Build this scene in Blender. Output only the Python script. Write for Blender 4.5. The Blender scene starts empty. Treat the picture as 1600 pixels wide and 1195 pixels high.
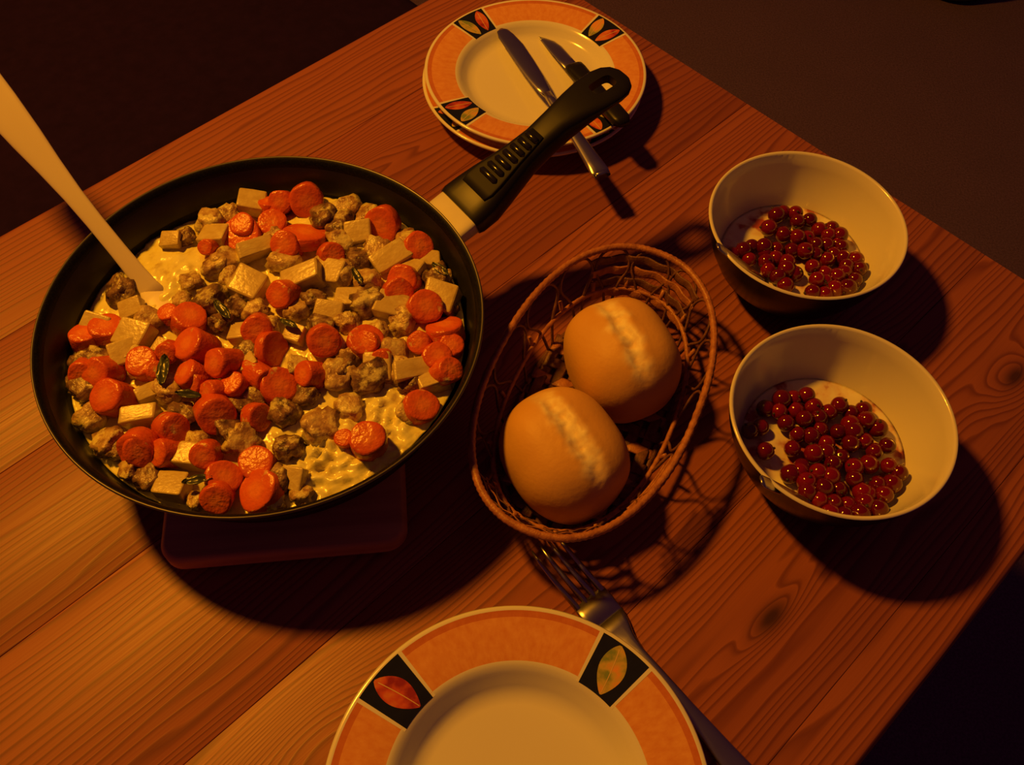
import bpy, bmesh, math, random
from mathutils import Vector, Matrix, noise

# ---------------------------------------------------------------- camera, light, exposure
SC = bpy.context.scene
COL = SC.collection
T = 0.72                      # height of the table top above the floor
EYE = 0.55                    # height of the lens above the table top
TH = math.radians(45.609)     # direction of the table boards
R = math.radians

cam = bpy.data.cameras.new('camera')
cam.sensor_width = 36.0
cam.lens = 1422.32 / 1600 * 36.0
cam.clip_start = 0.01
cam_o = bpy.data.objects.new('camera', cam)
COL.objects.link(cam_o)
p_, r_ = R(57.6365), R(2.063)
Fv = Vector((0, math.cos(p_), -math.sin(p_)))
U0 = Vector((0, math.sin(p_), math.cos(p_)))
Rv = Vector((1, 0, 0)) * math.cos(r_) + U0 * math.sin(r_)
Uv = Vector((1, 0, 0)) * -math.sin(r_) + U0 * math.cos(r_)
M = Matrix((Rv, Uv, -Fv)).transposed().to_4x4()
M.translation = (0, 0, EYE + T)
cam_o.matrix_world = M
SC.camera = cam_o

world = bpy.data.worlds.new('room_dusk')
SC.world = world
world.use_nodes = True
world.node_tree.nodes['Background'].inputs[0].default_value = (1.0, 0.22, 0.50, 1)
world.node_tree.nodes['Background'].inputs[1].default_value = 0.028

lamp = bpy.data.lights.new('room_lamp', 'POINT')
lamp.energy = 106
lamp.color = (1.0, 0.368, 0.014)
lamp.shadow_soft_size = 0.08
lamp_o = bpy.data.objects.new('room_lamp', lamp)
lamp_o.location = (-0.88, 0.82, 1.45 + T)
COL.objects.link(lamp_o)

SC.view_settings.view_transform = 'Standard'
SC.view_settings.look = 'None'
SC.view_settings.exposure = 0.0
SC.view_settings.gamma = 1.0
SC.view_settings.use_curve_mapping = False
random.seed(7)

# ---------------------------------------------------------------- helpers
def link(o):
    COL.objects.link(o); return o

def tag(o, label=None, cat=None, group=None, kind=None):
    if label: o['label'] = label
    if cat: o['category'] = cat
    if group: o['group'] = group
    if kind: o['kind'] = kind
    return o

def empty(name, loc, rz=0.0):
    o = bpy.data.objects.new(name, None)
    o.empty_display_size = 0.02
    o.location = (loc[0], loc[1], loc[2] + T)
    o.rotation_euler = (0, 0, rz)
    return link(o)

def mesh_of(bm, name, smooth=True):
    bmesh.ops.recalc_face_normals(bm, faces=bm.faces)
    me = bpy.data.meshes.new(name)
    bm.to_mesh(me); bm.free()
    if smooth:
        for p in me.polygons: p.use_smooth = True
    return me

def obj(name, bm, mat, parent=None, smooth=True, loc=None):
    me = bm if isinstance(bm, bpy.types.Mesh) else mesh_of(bm, name, smooth)
    if mat and not me.materials:
        for m in (mat if isinstance(mat, (list, tuple)) else [mat]): me.materials.append(m)
    o = bpy.data.objects.new(name, me)
    link(o)
    if parent: o.parent = parent
    if loc is not None: o.location = loc
    elif parent is None: o.location = (0, 0, T)
    return o

def sharp(o, ang=40):
    me = o.data
    me.shade_smooth() if hasattr(me, 'shade_smooth') else None
    try: me.set_sharp_from_angle(angle=R(ang))
    except Exception: pass
    return o

def lathe(prof, n=96, bm=None, mats=None):
    """revolve (r, z) pairs; r == 0 closes with a pole; mats gives a material index per segment"""
    bm = bm or bmesh.new()
    rings = []
    for r, z in prof:
        if r < 1e-6: rings.append([bm.verts.new((0, 0, z))])
        else: rings.append([bm.verts.new((r * math.cos(2 * math.pi * k / n), r * math.sin(2 * math.pi * k / n), z)) for k in range(n)])
    for i in range(len(rings) - 1):
        a, b = rings[i], rings[i + 1]
        for k in range(n):
            k2 = (k + 1) % n
            if len(a) == 1 and len(b) == 1: continue
            if len(a) == 1: f = bm.faces.new((a[0], b[k], b[k2]))
            elif len(b) == 1: f = bm.faces.new((a[k], b[0], a[k2]))
            else: f = bm.faces.new((a[k], b[k], b[k2], a[k2]))
            if mats: f.material_index = mats[i]
    return bm

def box(size, center=(0, 0, 0), bevel=0.0, seg=2, bm=None):
    b = bmesh.new()
    bmesh.ops.create_cube(b, size=1.0)
    bmesh.ops.scale(b, vec=size, verts=b.verts)
    if bevel: bmesh.ops.bevel(b, geom=b.edges[:], offset=bevel, segments=seg, profile=0.5, affect='EDGES')
    bmesh.ops.translate(b, vec=center, verts=b.verts)
    if bm is None: return b
    me = bpy.data.meshes.new('t'); b.to_mesh(me); b.free(); bm.from_mesh(me); bpy.data.meshes.remove(me)
    return bm

def tube(pts, rad, n=8, closed=False, bm=None, radf=None):
    bm = bm or bmesh.new()
    pts = [Vector(p) for p in pts]; N = len(pts)
    rings = []; up = None
    for i, p in enumerate(pts):
        a = pts[(i - 1) % N] if (closed or i > 0) else p
        b = pts[(i + 1) % N] if (closed or i < N - 1) else p
        t = (b - a).normalized()
        if up is None: up = t.orthogonal().normalized() if abs(t.z) > .9 else Vector((0, 0, 1))
        s = t.cross(up).normalized(); up = s.cross(t).normalized()
        rr = rad * (radf(i) if radf else 1)
        rings.append([bm.verts.new(p + (s * math.cos(2 * math.pi * k / n) + up * math.sin(2 * math.pi * k / n)) * rr) for k in range(n)])
    for i in range(N if closed else N - 1):
        a, b = rings[i], rings[(i + 1) % N]
        for k in range(n): bm.faces.new((a[k], a[(k + 1) % n], b[(k + 1) % n], b[k]))
    if not closed:
        bm.faces.new(rings[0][::-1]); bm.faces.new(rings[-1])
    return bm

def loft(pts, hw, ht, side=None, n=14, power=2.5, bm=None):
    """a bar through pts with half widths hw and half thicknesses ht, superellipse sections, closed ends"""
    bm = bm or bmesh.new()
    pts = [Vector(p) for p in pts]; N = len(pts); rings = []
    for i, p in enumerate(pts):
        t = (pts[min(i + 1, N - 1)] - pts[max(i - 1, 0)]).normalized()
        s = (Vector(side) - t * Vector(side).dot(t)).normalized() if side else t.cross(Vector((0, 0, 1))).normalized()
        u = s.cross(t).normalized()
        ring = []
        for k in range(n):
            a = 2 * math.pi * k / n; c, q = math.cos(a), math.sin(a)
            ring.append(bm.verts.new(p + s * hw[i] * math.copysign(abs(c) ** (2 / power), c) + u * ht[i] * math.copysign(abs(q) ** (2 / power), q)))
        rings.append(ring)
    for i in range(N - 1):
        a, b = rings[i], rings[i + 1]
        for k in range(n): bm.faces.new((a[k], a[(k + 1) % n], b[(k + 1) % n], b[k]))
    bm.faces.new(rings[0][::-1]); bm.faces.new(rings[-1])
    return bm

def interp(tab, x):
    if x <= tab[0][0]: return tab[0][1]
    for (a, b), (c, d) in zip(tab, tab[1:]):
        if x <= c: return b + (d - b) * (x - a) / (c - a)
    return tab[-1][1]

def smooth_curve(pts, m=6, closed=False):
    P = [Vector(p) for p in pts]; N = len(P); out = []
    for i in range(N if closed else N - 1):
        g = (lambda j: P[j % N]) if closed else (lambda j: P[max(0, min(N - 1, j))])
        a, b, c, d = g(i - 1), g(i), g(i + 1), g(i + 2)
        for k in range(m):
            t = k / m
            out.append(0.5 * ((2 * b) + (c - a) * t + (2 * a - 5 * b + 4 * c - d) * t * t + (3 * b - a - 3 * c + d) * t ** 3))
    if not closed: out.append(P[-1])
    return out

# ---------------------------------------------------------------- materials
class NT:
    def __init__(s, name):
        s.m = bpy.data.materials.new(name); s.m.use_nodes = True
        s.t = s.m.node_tree; s.b = s.t.nodes['Principled BSDF']
    def n(s, kind, **kw):
        x = s.t.nodes.new(kind)
        for k, v in kw.items(): setattr(x, k, v)
        return x
    def put(s, sock, v):
        if isinstance(v, bpy.types.NodeSocket): s.t.links.new(v, sock)
        else: sock.default_value = v
    def math(s, op, a, b=0.0, c=None):
        x = s.n('ShaderNodeMath', operation=op)
        s.put(x.inputs[0], a); s.put(x.inputs[1], b)
        if c is not None: s.put(x.inputs[2], c)
        return x.outputs[0]
    def ramp(s, fac, stops, mode='LINEAR'):
        x = s.n('ShaderNodeValToRGB'); x.color_ramp.interpolation = mode
        e = x.color_ramp.elements
        while len(e) < len(stops): e.new(0.5)
        for el, (p, c) in zip(e, stops): el.position = p; el.color = (*c, 1) if len(c) == 3 else c
        s.put(x.inputs[0], fac); return x.outputs[0]
    def mix(s, fac, a, b, mode='MIX'):
        x = s.n('ShaderNodeMix', data_type='RGBA', blend_type=mode)
        s.put(x.inputs[0], fac); s.put(x.inputs[6], (*a, 1) if isinstance(a, tuple) else a); s.put(x.inputs[7], (*b, 1) if isinstance(b, tuple) else b)
        return x.outputs[2]
    def noise(s, vec, scale, detail=3.0, rough=0.5, dist=0.0):
        x = s.n('ShaderNodeTexNoise'); x.inputs['Scale'].default_value = scale
        x.inputs['Detail'].default_value = detail; x.inputs['Roughness'].default_value = rough; x.inputs['Distortion'].default_value = dist
        if vec is not None: s.put(x.inputs['Vector'], vec)
        return x.outputs[0]
    def coord(s, out='Object', ob=None):
        x = s.n('ShaderNodeTexCoord')
        if ob: x.object = ob
        return x.outputs[out]
    def rnd(s): return s.n('ShaderNodeObjectInfo').outputs['Random']
    def shifted(s, vec, amount=30.0):
        x = s.n('ShaderNodeVectorMath', operation='ADD'); c = s.n('ShaderNodeCombineXYZ')
        v = s.math('MULTIPLY', s.rnd(), amount)
        for i in range(3): s.put(c.inputs[i], v)
        s.put(x.inputs[0], vec); s.put(x.inputs[1], c.outputs[0]); return x.outputs[0]
    def scaled(s, vec, sc):
        x = s.n('ShaderNodeVectorMath', operation='MULTIPLY'); s.put(x.inputs[0], vec); x.inputs[1].default_value = sc; return x.outputs[0]
    def bump(s, h, strength=0.3, dist=0.001):
        x = s.n('ShaderNodeBump'); x.inputs['Strength'].default_value = strength; x.inputs['Distance'].default_value = dist
        s.put(x.inputs['Height'], h); s.put(s.b.inputs['Normal'], x.outputs[0])
    def set(s, color=None, rough=None, metal=None, spec=None, coat=None, coat_rough=None, trans=None, sss=None, sss_r=None, sss_s=None, ior=None):
        B = s.b.inputs
        if color is not None: s.put(B['Base Color'], (*color, 1) if isinstance(color, tuple) else color)
        for k, v in (('Roughness', rough), ('Metallic', metal), ('Specular IOR Level', spec), ('Coat Weight', coat), ('Coat Roughness', coat_rough), ('Transmission Weight', trans), ('Subsurface Weight', sss), ('Subsurface Scale', sss_s), ('IOR', ior)):
            if v is not None: s.put(B[k], v)
        if sss_r is not None: B['Subsurface Radius'].default_value = sss_r
        return s

def plain(name, color, rough=0.5, vary=0.12, scale=40.0, bump=0.0, bscale=200.0, **kw):
    t = NT(name)
    v = t.shifted(t.coord())
    c = t.mix(t.noise(v, scale), tuple(x * (1 - vary) for x in color), tuple(min(1, x * (1 + vary)) for x in color))
    t.set(color=c, rough=rough, **kw)
    if bump: t.bump(t.noise(v, bscale), bump, 0.0006)
    return t.m

# carpet
t = NT('carpet_pile')
v = t.coord()
c = t.ramp(t.noise(v, 260, 4, 0.7), [(0.3, (0.11, 0.066, 0.13)), (0.7, (0.26, 0.155, 0.30))])
c = t.mix(t.math('MULTIPLY', t.noise(v, 9, 3), 0.5), c, (0.13, 0.082, 0.16))
t.set(color=c, rough=0.95, spec=0.1); t.bump(t.noise(v, 420, 3, 0.8), 0.8, 0.004)
CARPET = t.m

fl = bmesh.new()
bmesh.ops.create_grid(fl, x_segments=8, y_segments=8, size=3.2)
flo = obj('floor', fl, CARPET, loc=(0, 1.0, 0))
tag(flo, 'grey-brown carpet floor beyond the table', 'floor', kind='structure')

# ---------------------------------------------------------------- table
D0, D1 = -0.62, 0.607                 # ends of the top along the boards
EDGES = [-0.078, -0.041, 0.073, 0.187, 0.313, 0.425, 0.525, 0.620]   # board joints
DC, NC = (D0 + D1) / 2, (EDGES[0] + EDGES[-1]) / 2
dv = Vector((math.cos(TH), math.sin(TH), 0)); nv = Vector((-math.sin(TH), math.cos(TH), 0))
tc = dv * DC + nv * NC
table = empty('wooden_table', (tc.x, tc.y, -T), TH)
tag(table, 'lacquered pine table with long glued boards carrying the supper', 'table')

def pine():
    t = NT('lacquered_pine')
    sep = t.n('ShaderNodeSeparateXYZ'); t.put(sep.inputs[0], t.coord('Object', table))
    x, y, z = sep.outputs
    rnd = t.rnd()
    comb = t.n('ShaderNodeCombineXYZ')
    t.put(comb.inputs[0], t.math('ADD', t.math('MULTIPLY', x, 1.5), t.math('MULTIPLY', rnd, 31))); t.put(comb.inputs[1], t.math('MULTIPLY', y, 9)); t.put(comb.inputs[2], t.math('MULTIPLY', z, 9))
    warp = t.noise(comb.outputs[0], 1.6, 3, 0.5)
    comb2 = t.n('ShaderNodeCombineXYZ')
    t.put(comb2.inputs[0], t.math('ADD', t.math('MULTIPLY', x, 0.6), t.math('MULTIPLY', rnd, 77))); t.put(comb2.inputs[1], t.math('MULTIPLY', y, 26))
    warp2 = t.noise(comb2.outputs[0], 1.0, 2, 0.5)
    ph = t.math('MULTIPLY', y, 175.0)
    ph = t.math('ADD', ph, t.math('MULTIPLY', warp, 7.0))
    ph = t.math('ADD', ph, t.math('MULTIPLY', warp2, 8.0))
    ph = t.math('ADD', ph, t.math('MULTIPLY', rnd, 17.0))
    dark = None
    for kd, kn, sd, sn, amp, spot in ((0.000, 0.150, 0.060, 0.026, -5.0, 0.0), (0.520, -0.003, 0.034, 0.015, 6.0, 0.010), (0.247, 0.010, 0.030, 0.009, 3.0, 0.011),
                                      (0.43, 0.09, 0.06, 0.02, -4.0, 0), (0.19, 0.26, 0.07, 0.02, 4.0, 0), (-0.30, 0.40, 0.06, 0.02, 5.0, 0.009), (0.30, 0.48, 0.09, 0.02, -4.0, 0)):
        dx = t.math('SUBTRACT', x, kd - DC); dy = t.math('SUBTRACT', y, kn - NC)
        q = t.math('ADD', t.math('POWER', t.math('ABSOLUTE', t.math('DIVIDE', dx, sd)), 2.0), t.math('POWER', t.math('ABSOLUTE', t.math('DIVIDE', dy, sn)), 2.0))
        g = t.math('EXPONENT', t.math('MULTIPLY', q, -1.0))
        ph = t.math('ADD', ph, t.math('MULTIPLY', g, amp))
        if spot:
            q2 = t.math('ADD', t.math('POWER', t.math('ABSOLUTE', t.math('DIVIDE', dx, spot * 1.3)), 2.0), t.math('POWER', t.math('ABSOLUTE', t.math('DIVIDE', dy, spot * 0.6)), 2.0))
            g2 = t.math('EXPONENT', t.math('MULTIPLY', q2, -1.0))
            dark = g2 if dark is None else t.math('ADD', dark, g2)
    ring = t.math('FRACT', ph)
    late = t.ramp(ring, [(0.0, (0, 0, 0)), (0.55, (0.25, 0.25, 0.25)), (0.84, (1, 1, 1)), (0.93, (0.75, 0.75, 0.75)), (1.0, (0, 0, 0))])
    comb3 = t.n('ShaderNodeCombineXYZ')
    t.put(comb3.inputs[0], t.math('MULTIPLY', x, 10)); t.put(comb3.inputs[1], t.math('MULTIPLY', y, 900)); t.put(comb3.inputs[2], t.math('MULTIPLY', z, 900))
    fib = t.noise(comb3.outputs[0], 1.0, 3, 0.6)
    base = t.mix(rnd, (0.33, 0.095, 0.048), (0.42, 0.128, 0.062))
    base = t.mix(t.math('MULTIPLY', late, 0.85), base, (0.15, 0.036, 0.020))
    base = t.mix(t.math('MULTIPLY', fib, 0.45), base, (0.19, 0.050, 0.028))
    base = t.mix(t.math('MINIMUM', dark, 0.92), base, (0.05, 0.018, 0.012))
    t.set(color=base, rough=t.math('ADD', t.math('MULTIPLY', fib, 0.20), 0.36), spec=0.42)
    t.bump(t.math('ADD', late, t.math('MULTIPLY', fib, 0.7)), 0.13, 0.0006)
    return t.m
PINE = pine()

THK = 0.030
for a, b in zip(EDGES, EDGES[1:]):
    bm = box((D1 - D0, b - a - 0.0002, THK), (0, (a + b) / 2 - NC, T - THK / 2), 0.0006, 2)
    if b == EDGES[-1] or a == EDGES[0]:       # the outer boards have a rounded long edge
        bm.free(); bm = bmesh.new(); s = 1 if b == EDGES[-1] else -1
        yo = (b if s > 0 else a) - NC; yi = (a if s > 0 else b) - NC + s * 0.0001; rr = 0.006
        sec = [(yi, T), *[(yo - s * (rr - rr * math.sin(k * math.pi / 12)), T - rr + rr * math.cos(k * math.pi / 12)) for k in range(7)],
               *[(yo - s * (rr - rr * math.cos(k * math.pi / 12)), T - THK + rr - rr * math.sin(k * math.pi / 12)) for k in range(7)], (yi, T - THK)]
        r0 = [bm.verts.new((D0 - DC, y, z)) for y, z in sec]; r1 = [bm.verts.new((D1 - DC, y, z)) for y, z in sec]
        for k in range(len(sec)): k2 = (k + 1) % len(sec); bm.faces.new((r0[k], r0[k2], r1[k2], r1[k]))
        bm.faces.new(r0); bm.faces.new(r1[::-1])
    sharp(obj('plank', bm, PINE, table), 35)
W = EDGES[-1] - EDGES[0]; LEN = D1 - D0
for s in (-1, 1):
    obj('apron', box((LEN - 0.16, 0.022, 0.09), (0, s * (W / 2 - 0.06), T - THK - 0.045), 0.002), PINE, table, False)
    obj('apron', box((0.022, W - 0.16, 0.09), (s * (LEN / 2 - 0.06), 0, T - THK - 0.045), 0.002), PINE, table, False)
    for q in (-1, 1):
        obj('leg', box((0.065, 0.065, T - THK), (s * (LEN / 2 - 0.065), q * (W / 2 - 0.065), (T - THK) / 2), 0.004), PINE, table, False)

# ---------------------------------------------------------------- dark sofa and pot on the carpet
SOFA_M = plain('black_brown_upholstery', (0.016, 0.0050, 0.040), 0.9, 0.35, 60, 0.4, 500, spec=0.1)
SOFA_L = plain('dark_sofa_feet', (0.02, 0.012, 0.01), 0.5)
sofa = empty('sofa', (*(dv * 0.02 + nv * 1.28).xy, -T), TH)
tag(sofa, 'dark upholstered sofa beside the long edge of the table', 'sofa')
obj('base', box((1.5, 0.74, 0.22), (0, 0, 0.19), 0.03, 3), SOFA_M, sofa)
for k in (-1, 1):
    obj('seat_cushion', box((0.735, 0.62, 0.13), (k * 0.372, -0.06, 0.365), 0.045, 4), SOFA_M, sofa)
    obj('back_cushion', box((0.735, 0.18, 0.42), (k * 0.372, 0.31, 0.56), 0.06, 4), SOFA_M, sofa)
    for q in (-1, 1): obj('foot', lathe([(0, 0), (0.02, 0), (0.028, 0.085), (0, 0.085)], 16), SOFA_L, sofa, loc=(k * 0.68, q * 0.31, 0))
POT_M = plain('dark_glazed_pot', (0.012, 0.008, 0.012), 0.5)
pot = obj('round_pot', lathe([(0, 0), (0.085, 0), (0.105, 0.02), (0.125, 0.09), (0.132, 0.15), (0.124, 0.15), (0.116, 0.09), (0.09, 0.02), (0, 0.015)], 48), POT_M, loc=(0.985, 1.958, 0))
tag(pot, 'dark round pot standing on the carpet', 'pot')

# ---------------------------------------------------------------- trivet
TRIV_M = NT('trivet_wood')
v = TRIV_M.scaled(TRIV_M.coord(), (6, 120, 120))
TRIV_M.set(color=TRIV_M.ramp(TRIV_M.noise(v, 1.0, 4), [(0.3, (0.42, 0.17, 0.09)), (0.7, (0.62, 0.29, 0.15))]), rough=0.45)
TRIV_M = TRIV_M.m
PX, PY = -0.1592, 0.3395                 # pan centre
triv = empty('trivet', (-0.1475, 0.293, 0), R(7.5))
tag(triv, 'wooden trivet board with rounded corners under the frying pan', 'trivet')
def rrect(hx, hy, r, m=8):
    out = []
    for cx, cy, a0 in ((hx - r, hy - r, 0), (-hx + r, hy - r, 90), (-hx + r, -hy + r, 180), (hx - r, -hy + r, 270)):
        out += [(cx + r * math.cos(R(a0 + 90 * k / m)), cy + r * math.sin(R(a0 + 90 * k / m))) for k in range(m + 1)]
    return out
def slab(levels):
    bm = bmesh.new(); rings = [[bm.verts.new((x, y, z)) for x, y in pts] for pts, z in levels]
    for a, b in zip(rings, rings[1:]):
        for k in range(len(a)): bm.faces.new((a[k], a[(k + 1) % len(a)], b[(k + 1) % len(a)], b[k]))
    bm.faces.new(rings[0][::-1]); bm.faces.new(rings[-1]); return bm
HX, HY = 0.0755, 0.088
sharp(obj('board', slab([(rrect(HX - .004, HY - .004, .012), .0065), (rrect(HX, HY, .014), .009), (rrect(HX, HY, .014), .0185), (rrect(HX - .003, HY - .003, .012), .0215)]), TRIV_M, triv), 50)
for s in (-1, 1):
    obj('foot_rail', box((0.012, 0.15, 0.0068), (s * 0.045, 0, 0.0034), 0.001), TRIV_M, triv, False)

# ---------------------------------------------------------------- frying pan
t = NT('black_nonstick'); v = t.coord()
t.set(color=t.ramp(t.noise(v, 900, 2), [(0.45, (0.004, 0.004, 0.005)), (0.8, (0.016, 0.015, 0.016))]), rough=0.45, spec=0.16); NONSTICK = t.m
ENAMEL = plain('black_pan_outside', (0.010, 0.009, 0.010), 0.42, 0.2, 300)
RIMM = plain('bare_pan_edge', (0.10, 0.09, 0.08), 0.38, 0.1, metal=0.6)
BAKE = plain('black_bakelite', (0.009, 0.008, 0.009), 0.40, 0.2, 80, spec=0.32)
INLAY = plain('matt_black_grip', (0.010, 0.009, 0.009), 0.6, 0.2, 80, spec=0.25)
RIDGE = plain('glossy_black_ridge', (0.012, 0.011, 0.010), 0.2, 0.2, 80, spec=0.6)
STEEL = plain('brushed_steel', (0.55, 0.53, 0.50), 0.30, 0.08, 60, metal=1.0)
FERR = plain('matt_aluminium', (0.60, 0.56, 0.48), 0.6, 0.06, 120, metal=0.1)
HANDLE_A = R(39.6)
ZB = 0.0216
pan = empty('frying_pan', (PX, PY, ZB), HANDLE_A)
tag(pan, 'large black frying pan full of carrot and potato stew', 'frying pan')
h = 0.085 - ZB
obj('outer_shell', lathe([(0, 0), (.104, 0), (.1095, .0012), (.116, .006), (.1225, .018), (.1290, .036), (.1345, h - .0065), (.1378, h - .003), (.1398, h - .0022), (.1402, h - .0012)], 128), ENAMEL, pan)
obj('nonstick_inside', lathe([(.1385, h - .0006), (.1368, h - .0015), (.1350, h - .005), (.1302, .040), (.1240, .021), (.1175, .0085), (.1100, .0045), (0, .0045)], 128), NONSTICK, pan)
obj('rim', lathe([(.1385, h - .0006), (.1391, h), (.1399, h - .0002), (.1402, h - .0012)], 128), RIMM, pan)
# ferrule and handle, along local x
fer = loft([(.1365, 0, h - .012), (.1440, 0, h - .0095), (.1520, 0, h - .0075), (.1600, 0, h - .0055)], [.0195, .0200, .0200, .0195], [.0050, .0058, .0062, .0062], side=(0, 1, 0), n=24, power=6)
sharp(obj('ferrule', fer, FERR, pan), 45)
HS = [(.1545, h - .0070, .0215, .0085), (.1580, h - .0060, .0222, .0100), (.1700, h - .0030, .0215, .0110), (.1820, h + .0020, .0190, .0110), (.1950, h + .0070, .0160, .0105), (.2080, h + .0125, .0132, .0100),
      (.2230, h + .0180, .0118, .0098), (.2400, h + .0255, .0124, .0096), (.2560, h + .0320, .0150, .0068), (.2680, h + .0358, .0168, .0042), (.2820, h + .0378, .0174, .0036), (.2900, h + .0385, .0158, .0034), (.2955, h + .0388, .0122, .0032), (.2985, h + .0389, .0068, .0026)]
hb = loft([(a, 0, z) for a, z, _, _ in HS], [q[2] for q in HS], [q[3] for q in HS], side=(0, 1, 0), n=28, power=3.4)
hand = obj('handle', hb, BAKE, pan)
cut = obj('cutter', loft([(.2790, 0, h), (.2790, 0, h + .07)], [.0060, .0060], [.0098, .0098], side=(0, 1, 0), n=20, power=4), BAKE, pan)
bpy.context.view_layer.update()
md = hand.modifiers.new('slot', 'BOOLEAN'); md.operation = 'DIFFERENCE'; md.object = cut; md.solver = 'EXACT'
dg = bpy.context.evaluated_depsgraph_get()
me = bpy.data.meshes.new_from_object(hand.evaluated_get(dg)); hand.modifiers.clear(); hand.data = me
bpy.data.objects.remove(cut)
sharp(hand, 50)
def hz(x): return interp([(q[0], q[1]) for q in HS], x)
def ht_(x): return interp([(q[0], q[3]) for q in HS], x)
pl = loft([(x, 0, hz(x) + ht_(x) + .0002) for x in (.166, .172, .180, .190, .200, .212, .222)], [.0125, .0138, .0130, .0110, .0092, .0076, .0062], [.0013] * 7, side=(0, 1, 0), n=20, power=5)
obj('grip_inlay', pl, INLAY, hand)
for k in range(7):
    x = .1790 + k * .0062; wd = interp([(.166, .0100), (.23, .0052)], x)
    obj('grip_ridge', loft([(x, -wd, hz(x) + ht_(x) + .0010), (x, -wd * .8, hz(x) + ht_(x) + .0018), (x, wd * .8, hz(x) + ht_(x) + .0018), (x, wd, hz(x) + ht_(x) + .0010)], [.0010, .0023, .0023, .0010], [.0008, .0019, .0019, .0008], side=(1, 0, .45), n=10, power=2), RIDGE, hand)

# ---------------------------------------------------------------- stew
SAUCE_C = (0.76, 0.68, 0.26)
t = NT('cream_sauce'); v = t.coord()
t.set(color=t.ramp(t.noise(v, 110, 4, 0.6), [(0.30, (0.62, 0.50, 0.16)), (0.46, (0.84, 0.78, 0.26)), (0.75, (0.90, 0.88, 0.40))]), rough=0.22, spec=0.5)
t.bump(t.noise(v, 420, 3), 0.16, 0.0012); SAUCE_M = t.m

def coated(name, build, cover=0.5, rough=0.26, bump=0.3):
    t = NT(name); co = t.coord(); v = t.shifted(co)
    base = build(t, co, v)
    m = t.ramp(t.noise(v, 2.2, 4, 0.62), [(cover, (0, 0, 0)), (cover + 0.10, (1, 1, 1))])
    t.set(color=t.mix(t.math('MULTIPLY', m, 0.85), base, SAUCE_C), rough=rough, spec=0.5)
    t.bump(t.noise(v, 7, 4), bump, 0.003); return t.m
def b_carrot(t, co, v):
    s = t.n('ShaderNodeSeparateXYZ'); t.put(s.inputs[0], co)
    r = t.math('SQRT', t.math('ADD', t.math('POWER', t.math('ABSOLUTE', s.outputs[0]), 2.0), t.math('POWER', t.math('ABSOLUTE', s.outputs[1]), 2.0)))
    r = t.math('ADD', r, t.math('MULTIPLY', t.math('SUBTRACT', t.noise(v, 5), 0.5), 0.16))
    return t.ramp(r, [(0.12, (0.80, 0.22, 0.035)), (0.24, (0.72, 0.14, 0.018)), (0.42, (0.68, 0.11, 0.012)), (0.52, (0.60, 0.09, 0.012))])
CARROT_M = coated('cooked_carrot', b_carrot, 0.63)
POTATO_M = coated('boiled_potato', lambda t, co, v: t.ramp(t.noise(v, 3, 3), [(0.3, (0.54, 0.40, 0.12)), (0.7, (0.66, 0.53, 0.20))]), 0.60, 0.28, 0.12)
PALE_M = coated('pale_meat', lambda t, co, v: t.ramp(t.noise(v, 3.4, 4), [(0.34, (0.24, 0.11, 0.05)), (0.52, (0.50, 0.32, 0.13)), (0.72, (0.70, 0.56, 0.22))]), 0.50, 0.30, 0.4)
DARK_M = coated('browned_meat', lambda t, co, v: t.ramp(t.noise(v, 3.4, 4), [(0.34, (0.07, 0.035, 0.025)), (0.55, (0.24, 0.13, 0.07)), (0.74, (0.46, 0.33, 0.17))]), 0.55, 0.30, 0.4)
HERB_M = plain('wilted_herb', (0.045, 0.05, 0.018), 0.3, 0.4, 300)

def level(x, y):
    r = math.hypot(x, y) / 0.13
    return 0.0585 + 0.0065 * (1 - r * r) + 0.003 * max(0, x / 0.13) + 0.0025 * noise.noise(Vector((x * 30, y * 30, 4)))
def curds(x, y):
    k = 0.55 * max(0.0, 1 - math.hypot(x - 0.092, y - 0.085) / 0.03) + max(0.0, 1 - math.hypot(x - 0.052, y + 0.088) / 0.05) + 0.8 * max(0.0, 1 - math.hypot(x - 0.088, y + 0.060) / 0.035)
    return min(1, k)
bm = bmesh.new(); NR, NA = 110, 300; rings = [[bm.verts.new((0, 0, level(0, 0)))]]
for i in range(1, NR + 1):
    r = 0.1272 * i / NR; ring = []
    for k in range(NA):
        a = 2 * math.pi * k / NA; x, y = r * math.cos(a), r * math.sin(a)
        z = level(x, y) - 0.0035 + 0.0030 * max(0, min(1, (x + 0.02) / 0.07)) + 0.0010 * noise.noise(Vector((x * 230, y * 230, 5))) + 0.0040 * min(1, 1.6 * max(0, 1 - math.hypot(x + 0.072, y - 0.050) / 0.040) + 1.6 * max(0, 1 - math.hypot(x - 0.012, y - 0.095) / 0.022)) + 0.0016 * noise.noise(Vector((x * 130, y * 130, 1)))
        cu = curds(x, y)
        vd = noise.voronoi(Vector((x * 135, y * 135, 3)))[0][0] + 0.5 * noise.voronoi(Vector((x * 300, y * 300, 9)))[0][0]
        z += cu * (0.0090 - 0.0066 * min(1, vd) + 0.0050 * noise.noise(Vector((x * 190, y * 190, 8))) + 0.0022 * noise.noise(Vector((x * 420, y * 420, 2))))
        ring.append(bm.verts.new((x, y, z)))
    rings.append(ring)
for k in range(NA): bm.faces.new((rings[0][0], rings[1][k], rings[1][(k + 1) % NA]))
for a, b in zip(rings[1:], rings[2:]):
    for k in range(NA): bm.faces.new((a[k], b[k], b[(k + 1) % NA], a[(k + 1) % NA]))
low = [bm.verts.new((v.co.x * 0.87, v.co.y * 0.87, 0.030)) for v in rings[-1]]
for k in range(NA): bm.faces.new((rings[-1][k], low[k], low[(k + 1) % NA], rings[-1][(k + 1) % NA]))
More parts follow.
